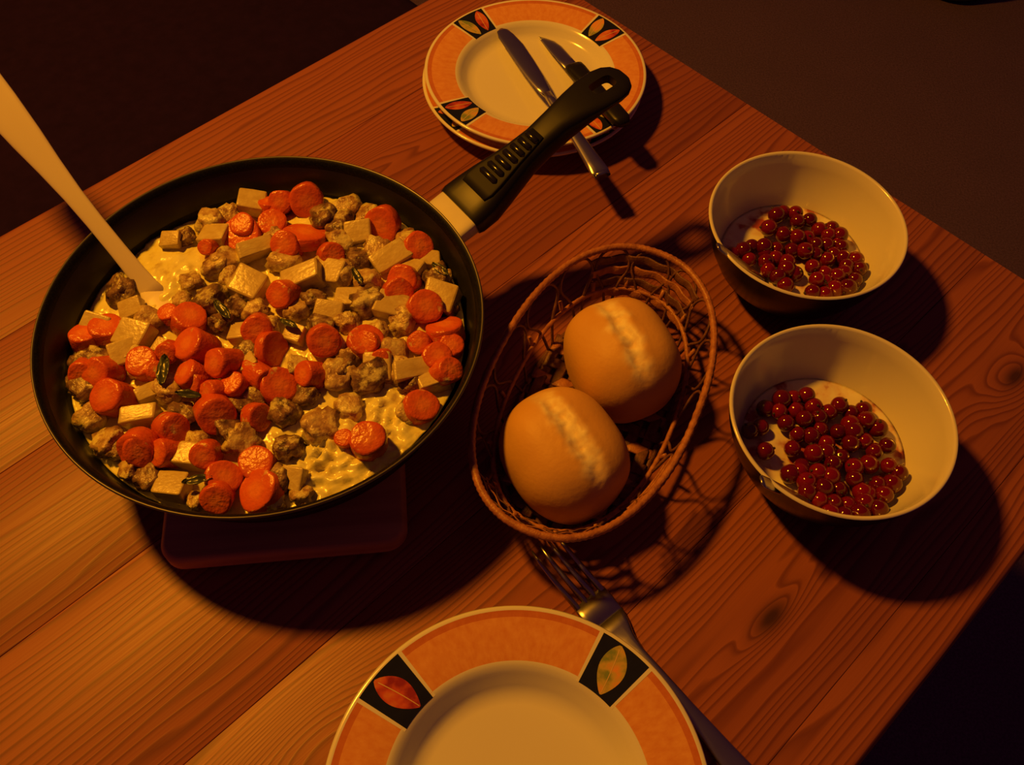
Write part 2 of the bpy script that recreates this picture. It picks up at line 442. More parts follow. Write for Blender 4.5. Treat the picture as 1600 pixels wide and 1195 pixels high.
bm.faces.new(low)
sauce = obj('cream_sauce', bm, SAUCE_M, loc=(PX, PY, T))
tag(sauce, 'curdled yellow cream sauce pooling around the vegetables in the frying pan', 'sauce', kind='stuff')

def unit_disc(seed):
    rs = random.Random(seed); bm = bmesh.new(); n = 22; ph = rs.uniform(0, 9); e = rs.uniform(.88, 1.0)
    prof = [(0, -.5), (.40, -.5), (.47, -.47), (.50, -.38), (.49, .0), (.485, .40), (.455, .48), (.39, .5), (0, .5)]
    lathe(prof, n, bm)
    for v in bm.verts:
        a = math.atan2(v.co.y, v.co.x); k = 1 + .035 * math.sin(2 * a + ph) + .025 * math.sin(3 * a + 2 * ph) + .02 * math.sin(5 * a)
        v.co.x *= k * e; v.co.y *= k; v.co.z += .05 * noise.noise(v.co * 3 + Vector((seed, 0, 0)))
    return mesh_of(bm, 'carrot_slice')
def unit_cube(seed):
    bm = bmesh.new(); bmesh.ops.create_cube(bm, size=1.0); rs = random.Random(seed)
    for v in bm.verts: v.co += Vector([rs.uniform(-.09, .09) for _ in range(3)])
    bmesh.ops.bevel(bm, geom=bm.edges[:], offset=.11, segments=3, profile=.6, affect='EDGES')
    bmesh.ops.subdivide_edges(bm, edges=bm.edges[:], cuts=1, use_grid_fill=True)
    for v in bm.verts: v.co += v.co.normalized() * .035 * noise.noise(v.co * 4 + Vector((seed, 3, 0)))
    me = mesh_of(bm, 'potato_cube')
    try: me.set_sharp_from_angle(angle=R(38))
    except Exception: pass
    return me
def unit_lump(seed):
    bm = bmesh.new(); bmesh.ops.create_icosphere(bm, subdivisions=3, radius=.5); o = Vector((seed * 3.1, seed, 7))
    for v in bm.verts:
        d = v.co.normalized()
        k = 1 + .42 * noise.noise(d * 1.3 + o) + .24 * noise.noise(d * 3 + o) + .11 * noise.noise(d * 7 + o)
        v.co = Vector((v.co.x * k, v.co.y * k * .9, max(-.34, min(.34, v.co.z * k))))
    return mesh_of(bm, 'meat_chunk')
def unit_leaf(seed):
    bm = bmesh.new(); g = []; o = Vector((seed, 2, 0))
    for i in range(13):
        u = i / 12; wd = .18 * math.sin(math.pi * min(1, u * .96 + .03)) ** .7
        g.append([[bm.verts.new((u - .5, j * wd / 2, .10 * noise.noise(Vector((u * 5, j, seed))) + .05 * j * j * .5 + s * .012)) for j in (-2, -1, 0, 1, 2)] for s in (0, 1)])
    for i in range(12):
        for j in range(4):
            for s in (0, 1): bm.faces.new((g[i][s][j], g[i + 1][s][j], g[i + 1][s][j + 1], g[i][s][j + 1]))
        for j in (0, 4): bm.faces.new((g[i][0][j], g[i][1][j], g[i + 1][1][j], g[i + 1][0][j]))
    for i in (0, 12):
        for j in range(4): bm.faces.new((g[i][0][j], g[i][0][j + 1], g[i][1][j + 1], g[i][1][j]))
    return mesh_of(bm, 'herb_leaf')

DISCS = [unit_disc(k) for k in range(5)]; CUBES = [unit_cube(k) for k in range(6)]; LUMPS = [unit_lump(k + 1) for k in range(8)]; LEAVES = [unit_leaf(k) for k in range(3)]
rs = random.Random(21)
def piece(name, me, mat, x, y, z, scale, rot, label, cat, group):
    if not me.materials: me.materials.append(None)
    o = bpy.data.objects.new(name, me); link(o)
    o.material_slots[0].link = 'OBJECT'; o.material_slots[0].material = mat
    o.location = (PX + x, PY + y, z + T); o.scale = scale; o.rotation_euler = rot
    return tag(o, label, cat, group)
CARROTS = [(78,1143,259,'b',.55), (-100,1120,174,'c',.8), (-323,801,285,'s',.3), (-135,929,207,'s',.4), (113,805,303,'s',.3), (-522,664,114,'c',.8), (73,259,195,'c',.8), (644,940,271,'b',.35), (904,733,222,'c',.7), (810,330,192,'b',.7), (1000,206,228,'c',.6), (1149,41,250,'s',.5), (1105,-177,196,'c',.7), (1151,-286,178,'c',1.3), (1031,-533,229,'s',.5), (747,-804,223,'c',.9), (383,-99,214,'b',.8), (646,-93,231,'s',.6), (338,-350,169,'c',.8), (136,-421,232,'s',.4), (50,-153,229,'e',.35), (-4,-351,161,'e',1.3), (-189,-291,194,'c',1.25), (-406,-183,237,'c',.8), (-659,95,142,'s',.6), (-519,49,225,'s',.6), (-592,-211,147,'c',.8), (-735,-291,202,'s',.6), (-966,-363,201,'c',.9), (-857,-547,229,'c',.8), (-1181,-85,181,'s',.6), (-1051,-21,216,'s',.45), (-207,-639,243,'b',.8), (41,-646,172,'e',.6), (-615,-886,244,'b',.5), (-203,-921,167,'c',.8), (101,-959,212,'s',.45), (-83,-1059,218,'s',.4), (-93,-1179,184,'b',.6), (154,-1129,268,'s',.4), (-369,-433,144,'c',.8), (-227,-502,166,'c',.9), (-639,-354,121,'c',.8), (-1040,-357,137,'c',.8), (-187,1097,146,'s',.6), (603,-792,116,'c',.7), (765,-211,138,'c',.7), (1190,-85,165,'c',.8)]  # tenths of a millimetre from the pan centre
POTATOES = [(-315,1126,211,1), (-807,755,151,.8), (-210,667,291,.45), (-185,345,265,.8), (174,405,310,.55), (359,468,234,.7), (378,146,202,1.1), (736,637,290,.6), (877,537,209,.8), (991,644,186,.9), (1100,310,265,.7), (954,-271,300,.55), (1104,-352,232,.5), (-848,-83,239,.9), (-1131,17,200,.8), (-642,-154,131,.9), (-138,-46,207,.9), (-670,-667,250,.5), (-377,-1112,201,.9), (-293,-924,213,.8), (327,-1043,173,.8), (-658,-492,167,.6), (481,857,215,.8), (183,-32,157,.8), (489,268,187,.8), (-928,151,168,.7)]  # tenths of a millimetre from the pan centre
MEATS = [(-579,938,234,'p'), (-1057,321,222,'d'), (-445,526,200,'p'), (-422,248,246,'d'), (370,1105,219,'p'), (531,1042,211,'p'), (511,610,202,'d'), (11,586,236,'p'), (621,263,255,'d'), (358,775,204,'p'), (1057,483,225,'d'), (852,115,201,'p'), (817,-160,237,'p'), (690,-340,249,'d'), (505,-338,233,'p'), (434,-688,234,'p'), (189,-595,204,'d'), (264,-837,192,'d'), (596,-550,197,'p'), (-1076,-444,223,'d'), (-978,-656,195,'p'), (-833,-824,207,'p'), (-659,-1002,150,'p'), (-532,-1051,195,'d'), (-546,-459,223,'p'), (-412,-665,203,'d'), (-24,-818,223,'p'), (826,838,197,'p'), (235,-263,162,'p'), (-320,58,159,'d'), (-1,26,175,'p'), (168,168,169,'p'), (708,16,166,'p'), (547,-191,147,'p'), (326,-488,175,'d'), (967,-553,181,'p'), (379,-1140,148,'p'), (11,-501,151,'d'), (-1147,-265,162,'d'), (-1131,-386,160,'d'), (-886,-253,146,'d'), (-607,218,152,'p'), (-579,381,155,'p'), (-239,182,169,'d'), (1085,505,157,'p'), (951,-367,153,'d'), (-299,-807,139,'p'), (-759,-891,137,'d'), (-223,-1192,125,'p'), (244,-1184,133,'p'), (1150,244,153,'d'), (-469,1022,163,'p'), (-715,800,151,'d')]  # tenths of a millimetre from the pan centre
HERBS = [(-208,-1110,172), (-296,85,184), (-566,-375,225), (-374,-554,158), (150,-8,149), (1085,505,157), (536,405,146)]  # tenths of a millimetre from the pan centre
def where(x, y):                       # which part of the pan, told by what stands next to it
    if math.hypot(x + 0.085, y - 0.035) < 0.036: return 'beside the plastic spoon'
    if math.hypot(x, y) < 0.052: return 'in the middle of the frying pan'
    a = math.degrees(math.atan2(y, x)) % 360
    if a < 12 or a >= 318: return 'on the bread basket side of the frying pan'
    if a < 66: return 'on the handle side of the frying pan'
    if a < 140: return 'on the sofa side of the frying pan'
    if a < 232: return 'by the pan wall opposite the handle'
    return 'on the soup plate side of the frying pan'
# pieces of the lower layer, filling the gaps between the ones on top
taken = [(q[0], q[1], q[2]) for q in CARROTS + POTATOES + MEATS]; fill = 0
while fill < 75:
    a_, r0_ = rs.uniform(0, 6.2832), 1150 * math.sqrt(rs.random()); x, y, d = r0_ * math.cos(a_), r0_ * math.sin(a_), rs.uniform(150, 215)
    if math.hypot(x + 720, y - 500) < 330 or (curds(x * 1e-4, y * 1e-4) > .35): fill += .2; continue
    if min(math.hypot(x - q[0], y - q[1]) - .38 * (d + q[2]) for q in taken) < 0 and rs.random() < .97: continue
    taken.append((x, y, d)); fill += 1; k = rs.random()
    if k < .30: CARROTS.append((x, y, d, 'c', .8))
    elif k < .44: POTATOES.append((x, y, d * 1.1, .8))
    else: MEATS.append((x, y, d * 1.1, 'd' if k < .66 else 'p'))
for x, y, d, form, thick in CARROTS:
    x, y, d = x * 1e-4, y * 1e-4, d * 1e-4
    rot = {'b': (R(rs.uniform(35, 60)), R(rs.uniform(-15, 15)), R(rs.uniform(-25, 25))), 's': (R(rs.uniform(-5, 28)), R(rs.uniform(-18, 18)), rs.uniform(0, 6)),
           'c': (R(rs.uniform(10, 50)), R(rs.uniform(-30, 30)), R(rs.uniform(-40, 40))), 'e': (R(rs.uniform(55, 75)), 0, R(rs.uniform(50, 80)))}[form]
    d *= 1.04
    z = level(x, y) + 0.0035 + (0.002 if form in 'bc' else 0)
    if form == 's': lb, gr = 'thin flat round of orange carrot ' + where(x, y), 'thin carrot rounds in the stew'
    elif form == 'b': lb, gr = 'propped carrot slice showing its cut face ' + where(x, y), 'propped carrot slices in the stew'
    elif form == 'e': lb, gr = 'carrot slice standing on its edge ' + where(x, y), 'carrot slices on edge in the stew'
    else: lb, gr = 'thick chunk of orange carrot half sunk ' + where(x, y), 'carrot chunks in the stew'
    piece('carrot_slice' if form != 'c' else 'carrot_chunk', DISCS[rs.randrange(5)], CARROT_M, x, y, z, (d, d, d * thick), rot, lb, 'carrot', gr)
for x, y, d, thick in POTATOES:
    x, y, d = x * 1e-4, y * 1e-4, d * 1e-4 * .86
    slabby = thick < .65
    piece('potato_slab' if slabby else 'potato_cube', CUBES[rs.randrange(6)], POTATO_M, x, y, level(x, y) + .003, (d, d * (thick if slabby else .85), d * .62), (R(rs.uniform(-8, 25)), R(rs.uniform(-15, 15)), R(rs.uniform(5, 45)) if slabby else R(rs.uniform(-25, 40))),
          ('long pale slab of boiled potato ' if slabby else 'pale cube of boiled potato ') + where(x, y), 'potato', 'potato slabs in the stew' if slabby else 'potato cubes in the stew')
for x, y, d, tone in MEATS:
    x, y, d = x * 1e-4, y * 1e-4, d * 1e-4
    piece('meat_chunk', LUMPS[rs.randrange(8)], PALE_M if tone == 'p' else DARK_M, x, y, level(x, y) + .0022, (d, d, d * rs.uniform(.75, .95)), (rs.uniform(-.4, .5), rs.uniform(-.4, .4), rs.uniform(0, 6)),
          ('pale lumpy meat piece coated with cream ' if tone == 'p' else 'dark browned meat piece ') + where(x, y), 'meat', 'pale meat pieces in the stew' if tone == 'p' else 'browned meat pieces in the stew')
for x, y, d in HERBS:
    x, y, d = x * 1e-4, y * 1e-4, d * 1e-4
    piece('herb_leaf', LEAVES[rs.randrange(3)], HERB_M, x, y, level(x, y) + .0105, (d, d, d), (rs.uniform(-.2, .2), rs.uniform(-.2, .2), rs.uniform(0, 6)), 'dark wilted herb leaf ' + where(x, y), 'herb', 'herb leaves in the stew')

# ---------------------------------------------------------------- cream plastic spoon standing in the pan
CREAMP = plain('cream_plastic', (0.78, 0.70, 0.52), 0.42, 0.04, 30, sss=0.0)
B0 = Vector((-0.2504, 0.3777, 0.0640)); UD = Vector((-0.6395, 0.5931, 0.4892)).normalized()
spoon = empty('serving_spoon', (B0.x, B0.y, 0.045))
tag(spoon, 'cream plastic serving spoon leaning on the rim of the frying pan', 'spoon')
off = Vector((B0.x, B0.y, 0.045)); sd = UD.cross(Vector((.35, -.75, .55))).normalized()
LS = [(-.016, .0090, .0022), (-.006, .0072, .0022), (.006, .0063, .0022), (.025, .0059, .0022), (.050, .0059, .0021), (.072, .0066, .0020), (.095, .0084, .0020), (.118, .0108, .0020), (.145, .0128, .0020), (.18, .0142, .0020), (.22, .0150, .0020), (.26, .0152, .0019), (.285, .0135, .0019), (.30, .0090, .0016), (.306, .0040, .0012)]
obj('handle', loft([B0 + UD * l - off + Vector((0, 0, .0012)) for l, _, _ in LS], [q[1] for q in LS], [q[2] for q in LS], side=sd, n=18, power=3), CREAMP, spoon)
HD = Vector((.74, -.62, -.10)).normalized()
HB = [(-.004, .0070, .0022), (.006, .0105, .0026), (.016, .0170, .0028), (.030, .0220, .0028), (.046, .0225, .0026), (.058, .0170, .0022), (.066, .0070, .0014)]
obj('spoon_head', loft([B0 - UD * .010 + HD * l - off + Vector((0, 0, .0010)) for l, _, _ in HB], [q[1] for q in HB], [q[2] for q in HB], side=HD.cross(Vector((0, 0, 1))), n=18, power=2.4), CREAMP, spoon)

BERRIES_A = [(61,394), (-24,416), (-90,358), (160,326), (227,240), (315,244), (361,169), (-171,212), (-63,164), (120,146), (34,131), (168,72), (255,84), (359,62), (296,-1), (-317,39), (-230,23), (-134,21), (-16,18), (72,-3), (-229,-111), (-151,-69), (-73,-112), (-20,-201), (-155,-241), (-105,-314), (-217,-11), (160,-13), (238,-53), (111,-145), (201,-191), (125,-269), (282,-225), (367,-125), (443,-63), (457,-149), (406,-246), (337,-335), (249,-335), (170,-389), (83,-377), (-388,-16), (-350,-96), (359,-36), (279,168), (-221,-183), (-89,-181), (-471,-46), (66,306), (341,105), (190,-270), (340,-188)]
BERRIES_B = [(-415,97), (-412,-96), (-366,239), (-255,304), (-246,126), (-169,324), (-166,236), (-82,342), (-40,265), (-121,160), (-16,180), (57,228), (130,277), (208,236), (293,260), (287,163), (96,82), (179,129), (-87,45), (-18,100), (6,-8), (-174,56), (-227,-60), (155,-16), (255,16), (190,76), (311,-53), (393,-21), (-95,-97), (-182,-185), (19,-163), (151,-185), (255,-153), (376,-169), (90,-104), (-12,-80), (-264,-243), (-91,-236), (-175,-307), (-202,-223), (27,-340), (-17,-264), (177,-354), (292,-289), (304,-376), (216,-368), (136,-272), (-108,-425), (-21,-438), (70,-444), (132,-507), (175,-430), (251,-473), (33,-524), (380,-285), (432,-214), (-494,58), (-283,209), (363,118), (-71,-344), (-181,-377), (-54,-516)]

# ---------------------------------------------------------------- plates
t = NT('white_glaze'); v = t.coord()
t.set(color=t.mix(t.noise(v, 14), (0.76, 0.74, 0.68), (0.80, 0.78, 0.72)), rough=0.16, coat=0.3, coat_rough=0.05); GLAZE = t.m
def band_mat(name, a, b):
    t = NT(name); co = t.coord(); s = t.n('ShaderNodeSeparateXYZ'); t.put(s.inputs[0], co)
    ang = t.math('ARCTAN2', s.outputs[1], s.outputs[0]); c = t.n('ShaderNodeCombineXYZ')
    rad = t.math('SQRT', t.math('ADD', t.math('MULTIPLY', s.outputs[0], s.outputs[0]), t.math('MULTIPLY', s.outputs[1], s.outputs[1])))
    t.put(c.inputs[0], t.math('MULTIPLY', ang, 9)); t.put(c.inputs[1], t.math('MULTIPLY', rad, 60))
    t.set(color=t.ramp(t.noise(c.outputs[0], 2.2, 5, 0.6), [(0.3, a), (0.7, b)]), rough=0.16, coat=0.3, coat_rough=0.05); return t.m
BAND = band_mat('orange_band', (0.70, 0.27, 0.06), (0.82, 0.40, 0.12)); LINE = band_mat('dark_orange_line', (0.55, 0.16, 0.03), (0.66, 0.22, 0.05))
PANEL = plain('blue_black_panel', (0.012, 0.014, 0.03), 0.2, 0.2, 200)
def leaf_mat(name, a, b, c):
    t = NT(name); t.set(color=t.ramp(t.noise(t.shifted(t.coord()), 90, 3), [(0.36, a), (0.5, b), (0.64, c)]), rough=0.2); return t.m
LEAF_R = leaf_mat('red_leaf', (0.30, 0.03, 0.03), (0.60, 0.10, 0.04), (0.70, 0.22, 0.06)); LEAF_G = leaf_mat('green_leaf', (0.22, 0.28, 0.07), (0.55, 0.42, 0.10), (0.78, 0.34, 0.08))
LEAF_V = plain('pale_leaf_vein', (0.72, 0.52, 0.22), 0.3)

def make_plate(name, loc, Rr, h, floor_r, rim_r, panel0, double, label, group=None, rz=0.0):
    root = empty(name, loc, rz); tag(root, label, 'plate', group)
    top = [(0, .0050), (floor_r * .9, .0050), (floor_r, .0056), (floor_r + (rim_r - floor_r) * .35, .0056 + (h - .011) * .28), (floor_r + (rim_r - floor_r) * .75, .0056 + (h - .011) * .76), (rim_r, h - .0046), (rim_r + .003, h - .0038),
           (Rr * .86, h - .0018), (Rr * .935, h - .0009), (Rr * .972, h - .0004), (Rr * .990, h), (Rr, h - .0010)]
    under = [(Rr * .994, h - .0026), (Rr * .96, h - .0036), (rim_r + .003, h - .0074), (floor_r + (rim_r - floor_r) * .8, .0030 + (h - .011) * .55), (floor_r + .002, .0020), (floor_r * .96, .0), (floor_r * .90, .0), (floor_r * .88, .0018), (0, .0018)]
    ms = [0, 0, 0, 0, 0, 0, 1, 1, 2, 0, 0] + [0] * len(under)
    obj('dish', lathe(top + under, 128, mats=ms), [GLAZE, BAND, LINE], root)
    def pt(r, a, up): return Vector((r * math.cos(a), r * math.sin(a), interp(top, r) + up))
    def patch(nm, mat, parent, fn, nu, nv, up, thick=.00012):
        bm = bmesh.new(); g = [[bm.verts.new(pt(*fn(i / nu, j / nv), up)) for j in range(nv + 1)] for i in range(nu + 1)]
        for i in range(nu):
            for j in range(nv): bm.faces.new((g[i][j], g[i + 1][j], g[i + 1][j + 1], g[i][j + 1]))
        return obj(nm, bm, mat, parent)
    r0, r1 = rim_r + .0005, Rr * .975; ha = (.0135 if not double else .0142) / ((r0 + r1) / 2)
    for k in range(4):
        a = panel0 + k * math.pi / 2
        patch('panel_border', GLAZE, root, lambda u, w_: (r0 + (Rr * .972 - r0) * u, a + (w_ * 2 - 1) * (ha + .024)), 8, 10, .00012)
        pn = patch('leaf_panel', PANEL, root, lambda u, w_: (r0 + (r1 - r0) * u, a + (w_ * 2 - 1) * ha), 8, 10, .00026)
        for q in ((-1, 1) if double else (0,)):
            red = (k % 2 == 1) if not double else (q == -1)
            cr, ca = (r0 + r1) / 2, a + q * ha * .5
            L = (r1 - r0) * (.46 if double else .47); wd = .0052 if double else .0078; tilt = (.18 * q) if double else .22
            def lf(u, w_):
                s_ = (u * 2 - 1); hw = wd * max(0, math.sin(math.pi * (u * .98 + .01))) ** .75; c_ = (w_ * 2 - 1) * hw
                x, y = s_ * L * math.cos(tilt) - c_ * math.sin(tilt), s_ * L * math.sin(tilt) + c_ * math.cos(tilt)
                return (cr + x, ca + y / cr)
            patch('leaf', LEAF_R if red else LEAF_G, pn, lf, 16, 6, .00040)
            patch('vein', LEAF_V, pn, lambda u, w_: (lf(u * .9 + .02, .5)[0], lf(u * .9 + .02, .5)[1] + (w_ - .5) * .0005 / cr), 10, 1, .00052)
    return root
make_plate('dinner_plate', (.0108, .0728, 0), .1045, .025, .058, .0700, R(52.9), False, 'empty soup plate with orange leaf border beside the fork')
make_plate('side_plate', (.0085, .6545, 0), .0967, .0185, .058, .0670, R(38), True, 'lower side plate with orange leaf border, under the plate holding two knives')
make_plate('side_plate', (.0107, .6562, .0095), .0967, .0185, .058, .0670, R(43), True, 'upper side plate with orange leaf border carrying two knives')

# ---------------------------------------------------------------- cutlery
def along(a, b, s): return Vector(a) + (Vector(b) - Vector(a)) * s
A, B = Vector((-.0203, .7125, .0245)), Vector((.0625, .5245, .0360))
kn = empty('table_knife', (A.x, A.y, A.z)); tag(kn, 'all-metal table knife on the upper side plate', 'knife')
L = (B - A).length; sd = (B - A).cross(Vector((0, 0, 1))).normalized()
KB = [(0, .0015, .0004), (.003, .0052, .0006), (.012, .0074, .0008), (.03, .0086, .0010), (.055, .0084, .0011), (.078, .0074, .0012), (.092, .0060, .0014), (.104, .0036, .0018)]
obj('blade', loft([A + (B - A) * (l / L) - A + sd * (.0012 if l < .02 else 0) for l, _, _ in KB], [q[1] for q in KB], [q[2] for q in KB], side=sd, n=14, power=2.2), STEEL, kn)
KH = [(.102, .0034, .0022), (.112, .0036, .0028), (.135, .0044, .0030), (.165, .0056, .0030), (.195, .0072, .0028), (.207, .0076, .0026), (.2125, .0066, .0020), (L, .0046, .0010)]
obj('handle', loft([A + (B - A) * (l / L) - A + Vector((0, 0, .0008)) for l, _, _ in KH], [q[1] for q in KH], [q[2] for q in KH], side=sd, n=14, power=2.8), STEEL, kn)
A, B = Vector((.0178, .7135, .0175)), Vector((.0835, .5735, .0395))
kn = empty('kitchen_knife', (A.x, A.y, A.z)); tag(kn, 'small kitchen knife with black handle on the upper side plate', 'knife')
L = (B - A).length; sd = (B - A).cross(Vector((0, 0, 1))).normalized()
KB = [(0, .0006, .0004, .0050), (.006, .0030, .0006, .0030), (.014, .0055, .0007, .0008), (.024, .0066, .0008, 0), (.045, .0066, .0009, 0), (.066, .0066, .0010, 0)]
obj('blade', loft([(B - A) * (l / L) + sd * o for l, _, _, o in KB], [q[1] for q in KB], [q[2] for q in KB], side=sd, n=14, power=2.2), STEEL, kn)
KH = [(.060, .0072, .0030), (.062, .0084, .0042), (.068, .0086, .0046), (.085, .0078, .0048), (.110, .0074, .0050), (.135, .0082, .0050), (.150, .0080, .0046), (L, .0050, .0028)]
obj('handle', loft([(B - A) * (l / L) + Vector((0, 0, .0020)) for l, _, _ in KH], [q[1] for q in KH], [q[2] for q in KH], side=sd, n=16, power=3), BAKE, kn)

fo = empty('fork', (.0235, .2245, 0), R(-49.3)); tag(fo, 'steel dinner fork on the table between bread basket and soup plate', 'fork')
FH = [(.062, .0118, .0010, .0042), (.070, .0098, .0011, .0036), (.078, .0062, .0013, .0045), (.088, .0036, .0016, .0070), (.105, .0034, .0017, .0090), (.130, .0046, .0016, .0066), (.160, .0068, .0015, .0034), (.180, .0084, .0014, .0020), (.190, .0078, .0013, .0018), (.196, .0040, .0009, .0018)]
obj('handle', loft([(x, 0, z) for x, _, _, z in FH], [q[1] for q in FH], [q[2] for q in FH], side=(0, 1, 0), n=14, power=2.6), STEEL, fo)
FD = [(.044, .0122, .0009, .0030), (.052, .0124, .0010, .0030), (.064, .0114, .0010, .0040)]
obj('head', loft([(x, 0, z) for x, _, _, z in FD], [q[1] for q in FD], [q[2] for q in FD], side=(0, 1, 0), n=14, power=3), STEEL, fo)
for k in range(4):
    y = (k - 1.5) * .0066
    obj('tine', loft([(.0, y * .95, .0075), (.010, y, .0056), (.025, y, .0036), (.046, y, .0030)], [.0007, .0014, .0017, .0021], [.0006, .0009, .0010, .0010], side=(0, 1, 0), n=8, power=2.5), STEEL, fo)

# ---------------------------------------------------------------- bread basket with two rolls
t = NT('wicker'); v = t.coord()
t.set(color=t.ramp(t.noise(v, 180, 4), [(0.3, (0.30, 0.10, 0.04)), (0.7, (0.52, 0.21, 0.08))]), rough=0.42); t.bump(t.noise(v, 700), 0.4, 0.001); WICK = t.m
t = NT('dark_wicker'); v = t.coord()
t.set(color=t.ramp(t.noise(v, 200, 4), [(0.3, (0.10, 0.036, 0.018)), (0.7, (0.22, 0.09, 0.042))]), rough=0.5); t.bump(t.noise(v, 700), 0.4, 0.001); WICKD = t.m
BA = math.atan2(.92598, .37758)
bk = empty('bread_basket', (.0559, .3230, 0), BA); tag(bk, 'oval wicker bread basket holding two rolls', 'basket')
def ell(a, b, z, n=160, p=2.25):
    out = []
    for k in range(n):
        q = 2 * math.pi * k / n; c, s = math.cos(q), math.sin(q)
        out.append(Vector((a * math.copysign(abs(c) ** (2 / p), c), b * math.copysign(abs(s) ** (2 / p), s), z)))
    return out
AX, BX, RZ = .1175, .0680, .050
def wrap(i): return 1 + .16 * math.cos(i * math.pi)
obj('rim', tube(ell(AX, BX, RZ, 260), .0023, 10, True, radf=lambda i: 1 + .18 * (i % 2)), WICK, bk)
obj('waist_ring', tube(ell(AX * .86, BX * .82, .022, 200), .0016, 8, True, radf=lambda i: 1 + .15 * (i % 2)), WICK, bk)
obj('foot_ring', tube(ell(AX * .78, BX * .74, .0022, 160), .0022, 8, True), WICKD, bk)
def side(q, u):          # a point of the flaring side: u = 0 foot, 1 rim
    c, s = math.cos(q), math.sin(q); a = AX * (.78 + .22 * u); b = BX * (.74 + .26 * u)
    return Vector((a * math.copysign(abs(c) ** (2 / 2.25), c), b * math.copysign(abs(s) ** (2 / 2.25), s), .003 + (RZ - .003) * u ** .85))
for k in range(16):
    q = 2 * math.pi * k / 16; w_ = .15
    pts = [side(q - w_ * .2, .02), side(q - w_ * .55, .38), side(q - w_ * 1.2, .68), side(q - w_ * .8, .92), side(q, .97), side(q + w_ * .8, .92), side(q + w_ * 1.2, .68), side(q + w_ * .55, .38), side(q + w_ * .2, .02)]
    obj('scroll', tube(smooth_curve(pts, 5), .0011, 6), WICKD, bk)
for k in range(16):
    q = 2 * math.pi * (k + .5) / 16; p0 = side(q, .40); p1 = side(q, .52)
    obj('binding', tube([p0 + Vector((0, 0, -.003)), p0, p1], .0016, 6), WICK, bk)
for k, (u, r_) in enumerate(((.90, .0012), (.80, .0011), (.70, .0010))):
    obj('side_strand', tube([side(-1.75 - .05 * k - (.62 - .1 * k) * i / 24, u) * 1.0 for i in range(25)], r_, 6), WICK, bk)
fx, fy = AX * .78, BX * .74
n_l = 9
for k in range(n_l):                                  # lengthwise and crosswise ribbons of the woven floor
    y = -fy * .86 + 2 * fy * .86 * k / (n_l - 1); hx = fx * (1 - abs(y / fy) ** 2.25) ** (1 / 2.25)
    m_ = 36; pts = [(-hx + 2 * hx * i / m_, y, .0046 + .0009 * math.sin(((-hx + 2 * hx * i / m_) / .0135) * math.pi + k * math.pi)) for i in range(m_ + 1)]
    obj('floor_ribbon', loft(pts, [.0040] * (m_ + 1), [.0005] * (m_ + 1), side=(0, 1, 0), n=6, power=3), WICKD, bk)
n_c = 13
for k in range(n_c):
    x = -fx * .90 + 2 * fx * .90 * k / (n_c - 1); hy = fy * (1 - abs(x / fx) ** 2.25) ** (1 / 2.25)
    m_ = 24; pts = [(x, -hy + 2 * hy * i / m_, .0046 - .0009 * math.sin((x / .0135) * math.pi + ((-hy + 2 * hy * i / m_ + fy * .86) / (2 * fy * .86 / (n_l - 1))) * math.pi)) for i in range(m_ + 1)]
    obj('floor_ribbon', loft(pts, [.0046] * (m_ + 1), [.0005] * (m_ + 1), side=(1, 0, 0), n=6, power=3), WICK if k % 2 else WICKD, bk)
for s_ in (0, math.pi):                                # plaited ribbons closing the two ends
    for k in range(4):
        u = .30 + .17 * k
        obj('end_ribbon', loft([side(s_ - .62 + 1.24 * i / 30, u) + Vector((math.cos(s_) * .0010 * math.sin(i * 1.05 + k * math.pi), 0, 0)) for i in range(31)], [.0034] * 31, [.0005] * 31, side=(.35 * math.cos(s_), 0, 1), n=6, power=3), WICKD if k % 2 else WICK, bk)

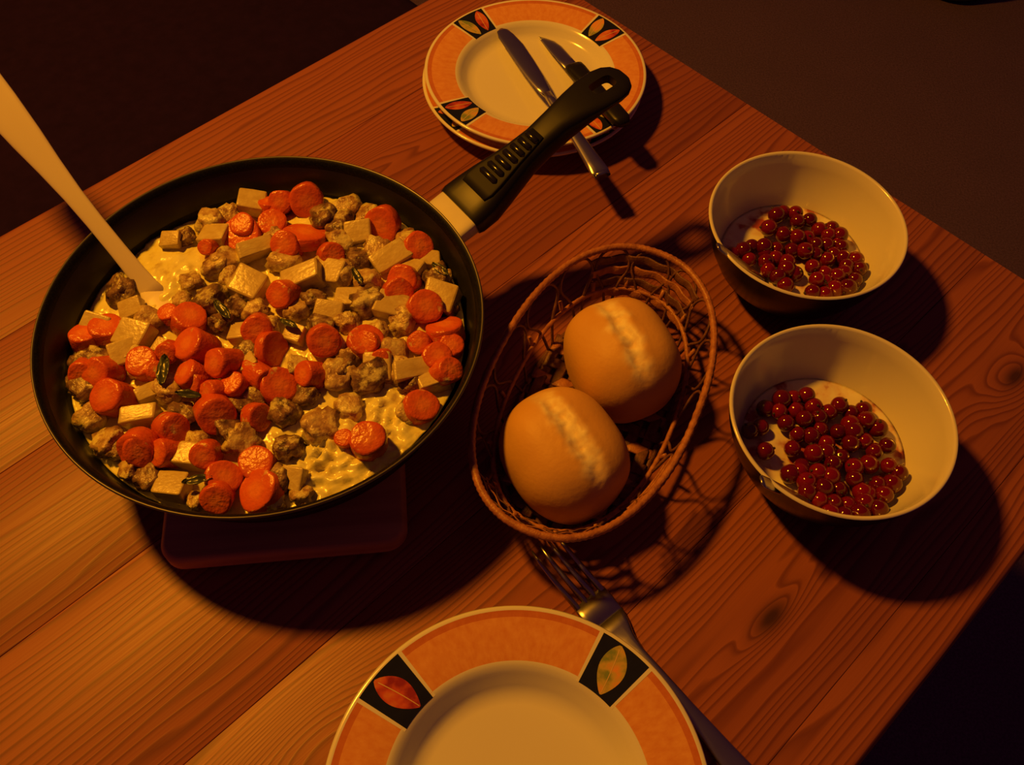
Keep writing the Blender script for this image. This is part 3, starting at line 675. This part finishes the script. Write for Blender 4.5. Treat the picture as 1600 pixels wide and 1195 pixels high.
t = NT('bread_crust'); co = t.coord(); v = t.shifted(co)
at = t.n('ShaderNodeAttribute', attribute_name='crumb'); at2 = t.n('ShaderNodeAttribute', attribute_name='bake')
crust = t.mix(t.noise(v, 28, 4), (0.62, 0.32, 0.075), (0.76, 0.44, 0.12))
crust = t.mix(at2.outputs['Fac'], crust, (0.80, 0.58, 0.28))
c = t.mix(t.math('MINIMUM', t.math('MULTIPLY', at.outputs['Fac'], t.math('ADD', t.noise(v, 220, 3), .45)), 1.0), crust, (0.90, 0.78, 0.46))
t.set(color=c, rough=0.5, spec=0.35); t.bump(t.noise(v, 300, 4), 0.25, 0.0008); CRUST = t.m
def roll(loc, rz, tilt, a, b, c, seed, label):
    bm = bmesh.new(); bmesh.ops.create_icosphere(bm, subdivisions=6, radius=1); cr = []; bk_ = []
    o = Vector((seed * 7.3, 0, 0))
    for v in bm.verts:
        d = v.co.copy()
        wob = 1 + .035 * noise.noise(d * 1.4 + o)
        p = Vector((a * math.copysign(abs(d.x) ** .78, d.x), b * math.copysign(abs(d.y) ** .84, d.y), c * math.copysign(abs(d.z) ** .84, d.z))) * wob
        if p.z < -.62 * c: p.z = -.62 * c + (p.z + .62 * c) * .12
        k = 0; yl = p.y - .0022 * noise.noise(Vector((p.x * 60, seed, 0)))
        if d.z > 0:
            run = max(0, 1 - (abs(p.x) / (a * .93)) ** 2.5)
            lip = math.exp(-((abs(yl) - .0080) / .0040) ** 2); gro = math.exp(-(yl / .0045) ** 2); wide = math.exp(-(yl / .0080) ** 2)
            rag = .6 * noise.noise(p * 170 + o) + .5 * noise.noise(p * 420 + o)
            p.z += run * (.0007 * lip - .0034 * gro + .0022 * rag * wide)
            k = min(1, run * 1.3) * math.exp(-(yl / (.0078 + .004 * noise.noise(Vector((p.x * 130, 5 + seed, math.copysign(3, yl)))))) ** 4) * (0.85 + .7 * rag)
        cr.append(max(0, min(1, k))); bk_.append(max(0, min(1, (-p.z / c - .25) * 2.6)))
        v.co = p
    me = mesh_of(bm, 'bread_roll')
    for nm, vals in (('crumb', cr), ('bake', bk_)):
        at_ = me.attributes.new(nm, 'FLOAT', 'POINT'); at_.data.foreach_set('value', vals)
    ob = obj('bread_roll', me, CRUST, loc=(loc[0], loc[1], loc[2] + T)); ob.rotation_euler = (tilt[0], tilt[1], rz)
    tag(ob, label, 'bread roll', 'bread rolls in the basket'); return ob
roll((.0745, .3510, .0310), R(-67), (R(4), R(-2)), .0425, .0370, .0350, 1, 'split bread roll in the basket end towards the pan handle and berry bowl')
roll((.0350, .2755, .0310), R(-57), (R(-2), R(3)), .0435, .0375, .0350, 2, 'split bread roll in the basket end towards the fork')

# ---------------------------------------------------------------- berry bowls
BLK = plain('black_glaze', (0.006, 0.005, 0.007), 0.28, 0.2, 60, spec=0.3)
t = NT('cream_glaze'); t.set(color=t.mix(t.noise(t.coord(), 12), (0.74, 0.70, 0.58), (0.78, 0.74, 0.62)), rough=0.2, coat=0.3, coat_rough=0.06); CGL = t.m
t = NT('berry_cream'); v = t.shifted(t.coord())
t.set(color=t.ramp(t.noise(v, 60, 3), [(0.42, (0.84, 0.80, 0.64)), (0.54, (0.78, 0.62, 0.48)), (0.62, (0.42, 0.08, 0.07))]), rough=0.2); BCREAM = t.m
t = NT('redcurrant'); v = t.shifted(t.coord())
t.set(color=t.mix(t.rnd(), (0.09, 0.002, 0.005), (0.20, 0.005, 0.008)), rough=0.10, spec=0.6, coat=0.4, coat_rough=0.03, sss=0.25, sss_r=(0.004, 0.0006, 0.0004), sss_s=1.0); BERRY = t.m
bb = bmesh.new(); bmesh.ops.create_uvsphere(bb, u_segments=20, v_segments=14, radius=1.0)
for v in bb.verts:                                     # a small dimple with a dried calyx end
    r = math.hypot(v.co.x, v.co.y)
    if v.co.z > .9: v.co.z -= .10 * (1 - r / .44)
BME = mesh_of(bb, 'redcurrant'); BME.materials.append(BERRY)
bc = bmesh.new(); lathe([(0, .80), (.13, .82), (.16, .95), (.10, 1.12), (0, 1.06)], 8, bc)
CALM = plain('dried_calyx', (0.05, 0.025, 0.012), 0.7); CAL = mesh_of(bc, 'calyx'); CAL.materials.append(CALM)
def bowl(cx, cy, Rr, h, spoon_pts, berries, lb, lspoon, lcream, lberry, grp, seed):
    rs = random.Random(seed); root = empty('cereal_bowl', (cx, cy, 0)); tag(root, lb, 'bowl')
    k = Rr / .0705
    outer = [(0, .0030), (.026, .0030), (.028, .0), (.033, .0), (.0345, .0035), (.046, .0100), (.0560, .0220), (.0630, .0370), (.0680, .0520), (.0698, .0620), (.0705, h - .0010)]
    inner = [(.0705, h - .0010), (.0700, h), (.0686, h - .0001), (.0676, h - .0012), (.0660, .0540), (.0605, .0370), (.0535, .0235), (.0440, .0130), (.0330, .0082), (0, .0065)]
    obj('black_outside', lathe([(r * k, z) for r, z in outer], 96), BLK, root); obj('cream_inside', lathe([(r * k, z) for r, z in inner], 96), CGL, root)
    lv = .0240; rim = interp(sorted((z, r * k) for r, z in inner[4:]), lv) - .0002
    bm = bmesh.new(); rings = [[bm.verts.new((0, 0, lv))]]
    for i in range(1, 25):
        r = rim * i / 24
        rings.append([bm.verts.new((r * math.cos(2 * math.pi * q / 72), r * math.sin(2 * math.pi * q / 72), lv + (.0022 * noise.noise(Vector((r * math.cos(2 * math.pi * q / 72) * 70, r * math.sin(2 * math.pi * q / 72) * 70, seed))) if i < 24 else 0))) for q in range(72)])
    low = [(bm.verts.new((v.co.x * .72, v.co.y * .72, .0118))) for v in rings[-1]]
    for q in range(72): bm.faces.new((rings[0][0], rings[1][q], rings[1][(q + 1) % 72]))
    for a, b in zip(rings[1:] , rings[2:] + [low]):
        for q in range(72): bm.faces.new((a[q], b[q], b[(q + 1) % 72], a[(q + 1) % 72]))
    bm.faces.new(low)
    tag(obj('sweet_cream', bm, BCREAM, loc=(cx, cy, T)), lcream, 'cream', kind='stuff')
    for i, (x, y) in enumerate(berries):
        near = min(math.hypot(x - q[0], y - q[1]) for j, q in enumerate(berries) if j != i)
        how = 'loose' if near > 98 else 'wall' if math.hypot(x, y) > 395 else 'heap'
        x, y = x * 1e-4, y * 1e-4; r = rs.uniform(.0055, .0067)
        o = bpy.data.objects.new('redcurrant', BME); link(o); o.location = (cx + x, cy + y, T + lv + r * .75 + rs.uniform(.0005, .0040)); o.scale = (r, r, r)
        o.rotation_euler = (rs.uniform(-1.6, 1.6), rs.uniform(-1.6, 1.6), rs.uniform(0, 6)); tag(o, lberry[how], 'berry', grp)
        c = bpy.data.objects.new('calyx', CAL); link(c); c.parent = o
    P = [Vector(p) for p in spoon_pts]; sp = empty('teaspoon', tuple(P[0])); tag(sp, lspoon, 'spoon')
    d = (P[1] - P[0]); Ls = d.length; u = d.normalized(); sd = u.cross(Vector((0, 0, 1))).normalized()
    S = [(0, .0026, .0008), (.003, .0044, .0010), (.012, .0046, .0011), (.035, .0036, .0012), (.060, .0022, .0014), (Ls - .030, .0020, .0015), (Ls - .022, .0050, .0013), (Ls - .010, .0078, .0012), (Ls - .002, .0062, .0011), (Ls, .0030, .0008)]
    obj('handle', loft([u * q[0] for q in S[:6]], [q[1] for q in S[:6]], [q[2] for q in S[:6]], side=sd, n=12), STEEL, sp)
    obj('spoon_bowl', loft([u * q[0] - Vector((0, 0, .0012 if 6 <= i < 9 else 0)) for i, q in enumerate(S[5:], 5)], [q[1] for q in S[5:]], [q[2] for q in S[5:]], side=sd, n=14), STEEL, sp)
bowl(.2079, .4537, .0708, .065, [(.1385, .4212, .0715), (.1985, .4300, .0130)], BERRIES_A,
     'black bowl with cream inside and redcurrants, next to the stacked plates', 'teaspoon with its tip over the rim of the redcurrant bowl next to the stacked plates', 'white cream under redcurrants in the bowl next to the stacked plates',
     {'loose': 'redcurrant lying loose on cream in the bowl next to the stacked plates', 'wall': 'redcurrant against the wall of the bowl next to the stacked plates', 'heap': 'redcurrant in the heap in the bowl next to the stacked plates'}, 'redcurrants in the bowl next to the stacked plates', 3)
bowl(.2065, .2921, .0703, .065, [(.1475, .2412, .0725), (.2080, .2500, .0130)], BERRIES_B,
     'black bowl with cream inside and redcurrants, standing nearer the fork', 'teaspoon with its tip over the rim of the redcurrant bowl nearer the fork', 'white cream under redcurrants in the bowl nearer the fork',
     {'loose': 'redcurrant lying loose on cream in the bowl nearer the fork', 'wall': 'redcurrant against the wall of the bowl nearer the fork', 'heap': 'redcurrant in the heap in the bowl nearer the fork'}, 'redcurrants in the bowl nearer the fork', 4)
